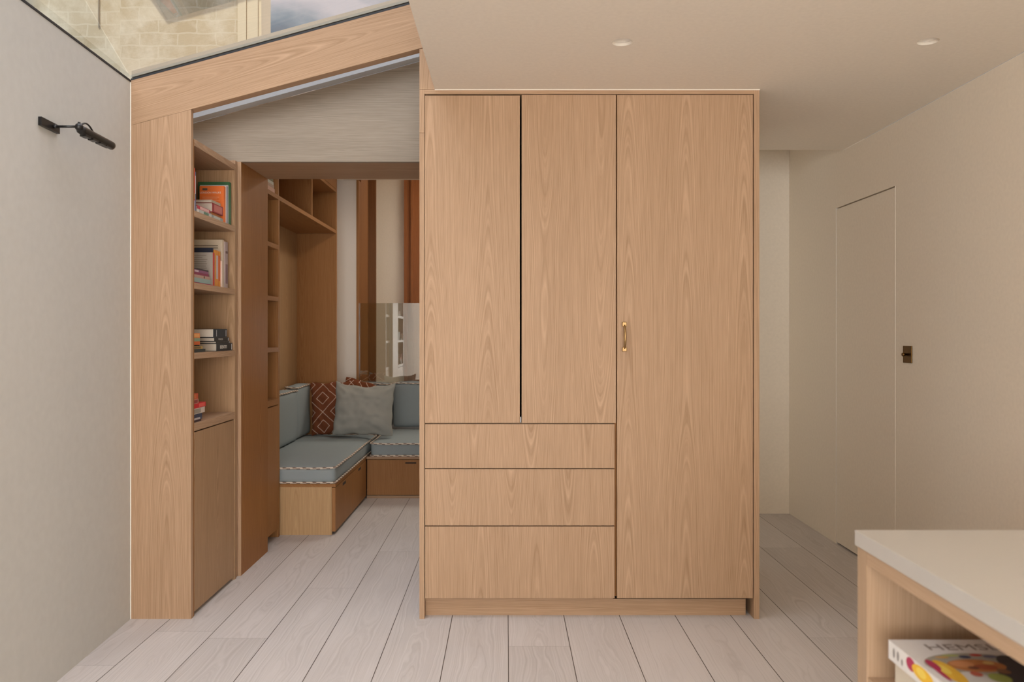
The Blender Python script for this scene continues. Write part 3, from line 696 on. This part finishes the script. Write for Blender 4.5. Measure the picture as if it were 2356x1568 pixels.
# ------------------------------------------------------------ books
def book(label, cover, x, y, z, t, s, cat='book', group=None, title=None, tcol=(.8, .78, .72), rz=0, tilt=0, band=None, cover_mat=None, board=None):
    """t: thickness axis, s: side of the spine"""
    x0, x1 = x; y0, y1 = y; z0, z1 = z
    c = Vector(((x0 + x1) / 2, (y0 + y1) / 2, z0))
    o = empty('book', c, label, cat, group)
    k = .0022; lo = [x0, y0, z0]; hi = [x1, y1, z1]; ti = 'xyz'.index(t); si = 'xyz'.index(s[1]); pos = s[0] == '+'
    b = MB()
    def bb(l, h_, mi=0): b.box(l[0], h_[0], l[1], h_[1], l[2], h_[2], mi)
    k = min(k, (hi[ti] - lo[ti]) * .2)
    l = lo[:]; h_ = hi[:]; h_[ti] = lo[ti] + k; bb(l, h_, 1 if board else 0)
    l = lo[:]; h_ = hi[:]; l[ti] = hi[ti] - k; bb(l, h_, 1 if board else 0)
    l = lo[:]; h_ = hi[:]; l[ti] += k; h_[ti] -= k
    if pos: l[si] = hi[si] - k
    else: h_[si] = lo[si] + k
    bb(l, h_)
    cm = cover_mat or colour(cover)
    b.build('cover', [cm, colour(board)] if board else cm, o)
    b = MB(); l = lo[:]; h_ = hi[:]
    for i in range(3):
        if i == ti: l[i] += k; h_[i] -= k
        elif i == si:
            if pos: l[i] += .004; h_[i] -= k
            else: h_[i] -= .004; l[i] += k
        else: l[i] += .003; h_[i] -= .003
    bb(l, h_); b.build('pages', M['paper'], o)
    if band:
        for (a0, a1, col_) in band:           # printed block on the spine, given as fractions of its length
            li = 3 - ti - si; l = lo[:]; h_ = hi[:]
            L0 = hi[li] - lo[li]; l[li] = lo[li] + L0 * a0; h_[li] = lo[li] + L0 * a1
            l[ti] += (hi[ti] - lo[ti]) * .12; h_[ti] -= (hi[ti] - lo[ti]) * .12
            if pos: l[si] = hi[si] + .0001; h_[si] = hi[si] + .0006
            else: h_[si] = lo[si] - .0001; l[si] = lo[si] - .0006
            MB().box(l[0], h_[0], l[1], h_[1], l[2], h_[2]).build('spine_label', colour(col_), o)
    if rz or tilt: o.rotation_euler = (R(tilt), 0, R(rz))
    return o
def text(parent, body, size, loc, rot, mat, name='title', align='CENTER', sx=1):
    cu = bpy.data.curves.new(name, 'FONT'); cu.body = body; cu.size = size; cu.align_x = align; cu.align_y = 'CENTER'; cu.extrude = .0002
    cu.materials.append(mat); o = bpy.data.objects.new(name, cu); COL.objects.link(o)
    me = bpy.data.meshes.new_from_object(o.evaluated_get(bpy.context.evaluated_depsgraph_get())); bpy.data.objects.remove(o)
    o = bpy.data.objects.new(name, me); COL.objects.link(o)
    o.parent = parent; o.location = Vector(loc) - parent_world(parent); o.rotation_euler = [R(a) for a in rot]; o.scale = (sx, 1, 1)
    return o
WHT = colour((.78, .74, .66)); G1 = 'books on the upper shelf of the near bookcase'; G2 = 'books on the second shelf of the near bookcase'
G3 = 'books on the third shelf of the near bookcase'; G4 = 'books on the bottom shelf of the near bookcase'
xr = -1.441
zA, zB, zC, zD = 1.8575, 1.5275, 1.2055, .8815
# upper shelf
book('upright red book with blue foot, at the end-panel side of the upper shelf', (.62, .075, .04), (-1.60, xr), (3.642, 3.676), (zA, 2.058), 'y', '+x', group=G1, band=[(.0, .25, (.38, .50, .62)), (.28, .42, (.50, .30, .12))])
book('thin upright navy book with white spine panel beside the red book', (.12, .17, .28), (-1.60, xr - .004), (3.677, 3.696), (zA, 2.045), 'y', '+x', group=G1, band=[(.45, .9, (.66, .62, .60))])
book('white and green paperback at the bottom of the front pile, upper shelf', (.50, .53, .50), (-1.595, xr - .006), (3.715, 3.90), (zA, zA + .021), 'z', '+x', group=G1, band=[(.45, .78, (.12, .24, .17)), (.0, .12, (.75, .72, .66))])
book('thin crimson-spined paperback lying on the white and green one', (.50, .05, .08), (-1.59, xr - .008), (3.725, 3.885), (zA + .0215, zA + .038), 'z', '+x', group=G1, band=[(.2, .9, (.72, .45, .42))])
book('grey-green paperback lying at the foot of the orange book', (.33, .36, .34), (-1.60, xr - .004), (3.908, 4.052), (zA, zA + .020), 'z', '+x', group=G1, band=[(.1, .7, (.50, .53, .48))])
book('thin orange paperback under the thick dark red book', (.58, .20, .06), (-1.585, xr - .012), (3.915, 4.04), (zA + .0205, zA + .034), 'z', '+x', group=G1)
book('thick dark red book lying with cream page edges towards the room', (.30, .03, .035), (-1.59, xr - .004), (3.905, 4.050), (zA + .0345, zA + .079), 'z', '+x', group=G1, band=[(.15, .9, (.52, .16, .14))])
book('thin tan book on top of the thick dark red book', (.50, .40, .29), (-1.61, xr - .006), (3.900, 4.02), (zA + .0795, zA + .093), 'z', '+x', group=G1)
ob = book('orange guidebook standing with its printed back cover facing out, upper shelf', (.80, .18, .03), (-1.567, xr - .002), (4.056, 4.080), (zA, 2.046), 'y', '+x', group=G1)
text(ob, 'LONDON WALKS', .0135, (-1.512, 4.0555, 2.012), (90, 0, 0), WHT)
MB().box(-1.552, -1.527, 4.0552, 4.0558, 2.024, 2.035).build('badge', colour((.10, .07, .05)), ob)
for k_ in range(6): MB().box(-1.552, -1.552 + (.085, .075, .088, .08, .086, .05)[k_], 4.0554, 4.0558, 1.988 - k_ * .009, 1.9905 - k_ * .009).build('text_line', colour((.83, .38, .20)), ob)
book('thin white standing book just behind the orange guidebook', (.66, .62, .60), (-1.575, xr - .001), (4.0815, 4.092), (zA, 2.052), 'y', '+x', group=G1)
book('thin lavender grey standing book behind the white one', (.30, .29, .36), (-1.58, xr), (4.093, 4.108), (zA, 2.052), 'y', '+x', group=G1)
book('thin silver grey standing book before the green one', (.42, .42, .40), (-1.585, xr), (4.109, 4.120), (zA, 2.062), 'y', '+x', group=G1)
book('tall dark green standing book at the back of the upper shelf', (.03, .13, .045), (-1.60, xr + .002), (4.121, 4.150), (zA, 2.079), 'y', '+x', group=G1)
# second shelf
book('upright white-spined book at the end-panel side of the second shelf', (.70, .64, .62), (-1.60, xr), (3.643, 3.664), (zB, 1.768), 'y', '+x', group=G2)
zz = zB
for th, lab, col_, ye, bd in ((.007, 'thin magenta booklet at the bottom of the second shelf pile', (.50, .06, .18), 3.935, None),
                              (.022, 'pale teal book in the second shelf pile', (.28, .40, .38), 3.905, None),
                              (.014, 'beige pink book in the middle of the second shelf pile', (.46, .30, .24), 3.90, [(.6, .66, (.1, .06, .05))]),
                              (.012, 'plum coloured book in the second shelf pile', (.24, .03, .08), 3.89, None),
                              (.012, 'purple book with pale lettering near the top of the second shelf pile', (.24, .08, .17), 3.885, [(.1, .35, (.6, .45, .5))]),
                              (.007, 'thin black book on top of the second shelf pile', (.03, .02, .025), 3.885, None)):
    book(lab, col_, (-1.60, xr - .014 + random.uniform(-.003, .003)), (3.69 + random.uniform(0, .01), ye), (zz, zz + th - .0004), 'z', '+x', group=G2, band=bd); zz += th
bk = book('grey covered book with red spine standing on the second shelf', (.55, .045, .03), (-1.62, -1.459), (3.944, 3.972), (zB, 1.696), 'y', '+x', group=G2, board=(.42, .38, .33))
for k_ in range(9): MB().box(-1.60, -1.60 + (.11, .09, .115, .11, .113, .108, .112, .10, .07)[k_], 3.9434, 3.9438, 1.680 - k_ * .0105, 1.6825 - k_ * .0105).build('text_line', colour((.22, .18, .15)), bk)
book('navy standing book peeping over the grey covered book', (.02, .025, .05), (-1.62, -1.470), (3.9735, 3.985), (zB, 1.722), 'y', '+x', group=G2)
book('orange book with long pale label on its spine, second shelf', (.66, .27, .04), (-1.60, -1.459), (3.986, 4.022), (zB, 1.712), 'y', '+x', group=G2, band=[(.22, .86, (.55, .46, .44))])
book('red-orange book standing beside the pale labelled orange one', (.62, .13, .03), (-1.60, -1.459), (4.0225, 4.052), (zB, 1.710), 'y', '+x', group=G2, band=[(.0, .18, (.68, .30, .03)), (.88, 1.0, (.68, .30, .03))])
book('short slim cream book standing on the second shelf', (.72, .60, .50), (-1.57, -1.452), (4.0525, 4.066), (zB, 1.664), 'y', '+x', group=G2)
cbk = book('large cream book standing behind the orange ones, second shelf', (.62, .53, .40), (-1.66, -1.458), (4.076, 4.100), (zB, 1.775), 'y', '+x', group=G2)
for a_, z_ in ((.175, 1.742), (.12, 1.730)): MB().box(-1.48 - a_, -1.48, 4.0754, 4.0758, z_, z_ + .004).build('text_line', colour((.16, .11, .07)), cbk)
book('tall mauve grey book at the far end of the second shelf', (.40, .32, .31), (-1.62, -1.452), (4.101, 4.140), (zB, 1.768), 'y', '+x', group=G2, band=[(.1, .52, (.22, .14, .16)), (.75, .8, (.15, .09, .08))])
# third shelf
zz = zC
for th, lab, col_, y0_, y1_, xo, ti_ in ((.039, 'thick black book with white title at the bottom of the third shelf stack', (.012, .012, .014), 3.936, 4.162, 0, 'IDENTITI'),
                                   (.010, 'slim black book with pale page edge in the third shelf stack', (.02, .02, .018), 3.930, 4.126, 0, None),
                                   (.020, 'black book with thin grey title, third shelf stack', (.015, .013, .013), 3.908, 4.112, 0, 'MONOLISK'),
                                   (.042, 'thick navy black book on top of the third shelf stack', (.015, .02, .028), 3.895, 4.082, 0, None)):
    o = book(lab, col_, (-1.62, -1.436 + xo), (y0_, y1_), (zz, zz + th - .0005), 'z', '+x', group=G3, band=([(.20, .225, (.5, .5, .5)), (.9, .93, (.5, .5, .5))] if ti_ is None and th > .03 else [(.93, .96, (.6, .6, .6))]))
    if ti_: text(o, ti_, th * .62, (-1.4352, (y0_ + y1_) / 2 - .02, zz + th / 2), (90, 0, 90), WHT if th > .03 else colour((.35, .33, .30)))
    zz += th
zz = zC
for th, lab, col_, y1_, bd in ((.016, 'dark green-black book at the bottom of the small third shelf pile', (.02, .03, .03), 3.80, None), (.0125, 'black book with yellow frame in the small third shelf pile', (.40, .28, .08), 3.765, [(.05, .8, (.16, .09, .03))]),
                           (.007, 'thin black booklet in the small third shelf pile', (.02, .015, .015), 3.74, None), (.016, 'deep orange book in the small third shelf pile', (.55, .11, .02), 3.732, None),
                           (.016, 'sage green book in the small third shelf pile', (.22, .30, .19), 3.732, None), (.022, 'orange and yellow book topping the small third shelf pile', (.70, .22, .07), 3.732, [(.1, .9, (.75, .36, .12))])):
    book(lab, col_, (-1.60, xr + .001 if th != .007 else xr - .004), (3.642, y1_), (zz, zz + th - .0004), 'z', '+x', group=G3, band=bd); zz += th
# bottom shelf
zz = zD
for th, lab, col_, y1_, bd in ((.009, 'thin dark plum book at the bottom of the lowest shelf pile', (.045, .02, .025), 3.755, None), (.012, 'slim navy and white striped book in the lowest shelf pile', (.05, .055, .09), 3.765, [(.0, .8, (.50, .46, .46))]),
                           (.016, 'navy blue book in the lowest shelf pile', (.035, .045, .085), 3.765, None), (.027, 'grey and white book in the lowest shelf pile', (.55, .48, .42), 3.80, [(.0, .68, (.30, .27, .22))]),
                           (.022, 'bright red book jutting out of the lowest shelf pile', (.55, .015, .02), 3.812, [(.5, .92, (.68, .10, .08))]), (.021, 'dark red book with pink border near the top of the lowest shelf pile', (.55, .28, .20), 3.722, [(.0, .88, (.26, .05, .04))]),
                           (.026, 'orange-red book on top of the lowest shelf pile', (.50, .08, .03), 3.718, [(.0, .7, (.56, .15, .05))])):
    book(lab, col_, (-1.60, xr - .002), (3.642, y1_), (zz, zz + th - .0004), 'z', '+x', group=G4, band=bd); zz += th
# nook shelves
G5 = 'books in the narrow nook bookcase'
z5 = 2.1725
for th, lab, col_ in ((.026, 'salmon book at the bottom of the pile on the top nook shelf', (.60, .36, .27)), (.020, 'cream book with dark stripe in the pile on the top nook shelf', (.42, .30, .22)), (.018, 'white and green book in the pile on the top nook shelf', (.55, .56, .48)), (.018, 'olive book on the pile on the top nook shelf', (.15, .15, .06))):
    book(lab, col_, (-1.64, XN - .004), (4.78, 4.985 - z5 * 0 - (z5 - 2.1725) * .5), (z5, z5 + th - .0004), 'z', '+x', group=G5); z5 += th
z5 = 1.8555
for ya, yb, hh, col_, lab in ((4.745, 4.775, .20, (.03, .03, .045), 'black upright book on the shelf below, nearest the doorway'), (4.776, 4.80, .235, (.10, .10, .12), 'dark grey upright book beside the black one in the nook'),
                              (4.801, 4.822, .24, (.22, .21, .18), 'taupe upright book in the nook bookcase'), (4.823, 4.838, .13, (.30, .26, .15), 'short olive booklet leaning last on the nook shelf')):
    book(lab, col_, (-1.62, XN - .006), (ya, yb), (z5, z5 + hh), 'y', '+x', group=G5, band=[(.5, .85, (.3, .3, .33))] if yb < 4.78 else None)
G6 = 'books on the overhead nook shelf'
for ya, yb, hh, col_, lab in ((5.09, 5.13, .22, (.30, .12, .04), 'brown book standing first on the overhead nook shelf'), (5.131, 5.16, .19, (.38, .18, .07), 'lighter brown book on the overhead nook shelf'),
                              (5.965, 6.0, .19, (.40, .08, .04), 'dull red book on the overhead shelf past the second divider'), (6.001, 6.03, .185, (.30, .07, .04), 'maroon book on the overhead shelf past the second divider'), (6.031, 6.05, .19, (.12, .07, .05), 'dark brown book last in the overhead row')):
    book(lab, col_, (-1.70, XN - .05), (ya, yb), (2.1725, 2.1725 + hh), 'y', '+x', group=G6)

# ------------------------------------------------------------ island
XI = .698
isl = empty('kitchen_island', (1.3, .5, 0), 'oak kitchen island with open bookshelf end in the right foreground', 'kitchen island')
wt = tag(bx('worktop', M['top'], None, XI, 1.95, -.9, 1.592, .870, .900, bev=.0015), 'pale stone worktop with square edge in the right foreground', 'worktop')
xi = .7025
bx('end_panel', M['island'], isl, xi, 1.94, 1.548, 1.588, 0, .8695)
bx('top_rail', M['island_y'], isl, xi, xi + .03, -.88, 1.5475, .843, .8695)
bx('top_panel', M['island_y'], isl, xi + .031, 1.94, -.88, 1.5475, .85, .8695)
bx('shelf', M['island_y'], isl, xi + .002, 1.08, -.60, 1.5475, .600, .623)
bx('shelf', M['island_y'], isl, xi + .002, 1.08, -.60, 1.5475, .28, .303)
bx('back_panel', M['island'], isl, 1.081, 1.10, -.88, 1.5475, 0, .849)
bx('end_panel', M['island'], isl, xi, 1.94, -.92, -.881, 0, .8695)
bx('divider', M['island'], isl, xi + .002, 1.08, -.64, -.602, 0, .849)
bx('plinth', M['island_y'], isl, xi + .05, 1.08, -.60, 1.5475, 0, .06)

GI = 'cookbooks lying on the island shelf'
bk = book('thick yellow and white book at the bottom of the island shelf pile', (.72, .55, .12), (.722, .93), (1.17, 1.455), (.6235, .651), 'z', '-x', group=GI)
bk = book('cream rounded-spine cookbook in the middle of the island shelf pile', (.60, .53, .42), (.716, .92), (1.175, 1.462), (.6515, .694), 'z', '-x', group=GI)
bk = book('white cookbook with food photograph cover on top of the island shelf pile', (.72, .69, .66), (.7055, .96), (1.16, 1.466), (.6945, .7285), 'z', '-x', group=GI)
zt_ = .7287
text(bk, 'HEMSLEY', .036, (.845, 1.428, zt_ + .0003), (0, 0, 0), colour((.25, .20, .17)), sx=1.25)
for k_, (cx_, cy_, rx_, ry_, col_) in enumerate(((.84, 1.365, .118, .050, (.36, .33, .27)), (.925, 1.36, .034, .046, (.045, .04, .045)), (.905, 1.30, .052, .075, (.05, .045, .05)),
        (.83, 1.362, .062, .026, (.45, .17, .05)), (.80, 1.368, .026, .013, (.58, .25, .10)), (.845, 1.355, .026, .011, (.34, .08, .03)), (.865, 1.372, .012, .007, (.62, .40, .14)), (.815, 1.352, .012, .006, (.16, .05, .03)),
        (.83, 1.397, .013, .006, (.03, .04, .10)), (.862, 1.405, .014, .005, (.50, .04, .03)), (.80, 1.403, .02, .004, (.42, .46, .16)), (.775, 1.395, .016, .004, (.60, .36, .12)), (.89, 1.398, .016, .006, (.14, .14, .22)),
        (.785, 1.29, .045, .045, (.60, .57, .52)), (.748, 1.335, .020, .048, (.72, .42, .04)), (.742, 1.345, .010, .02, (.80, .60, .10)), (.730, 1.362, .010, .022, (.42, .03, .09)), (.725, 1.33, .005, .03, (.42, .03, .09)), (.80, 1.262, .034, .022, (.72, .48, .05)),
        (.84, 1.31, .022, .018, (.30, .34, .08)), (.87, 1.335, .014, .010, (.22, .10, .05)), (.93, 1.33, .012, .016, (.34, .12, .08)), (.80, 1.325, .012, .010, (.45, .10, .06)))):
    cx_ = .7075 + (cx_ - .7055) * .74; rx_ *= .78; cy_ -= .012; b = MB(); n = 28; z_ = zt_ + .0002 + k_ * .00008
    vs = [b.bm.verts.new((cx_ + rx_ * math.cos(2 * math.pi * k / n), cy_ + ry_ * math.sin(2 * math.pi * k / n), z_)) for k in range(n)]
    b.bm.faces.new(vs); b.build('cover_picture', colour(col_), bk)

for k_, (y_, z_, ry_, rz_, col_) in enumerate(((1.385, .7165, .016, .0115, (.42, .03, .09)), (1.345, .7145, .036, .0125, (.75, .44, .03)), (1.350, .716, .016, .008, (.82, .60, .10)), (1.30, .710, .018, .010, (.62, .58, .52)),
                                               (1.445, .712, .004, .009, (.30, .27, .25)), (1.430, .712, .004, .009, (.30, .27, .25)), (1.415, .707, .003, .006, (.30, .27, .25)))):
    b = MB(); n = 24; x_ = .7053 - k_ * .00006
    b.bm.faces.new([b.bm.verts.new((x_, y_ + ry_ * math.cos(2 * math.pi * q / n), z_ + rz_ * math.sin(2 * math.pi * q / n))) for q in range(n)])
    b.build('spine_picture', colour(col_), bk)
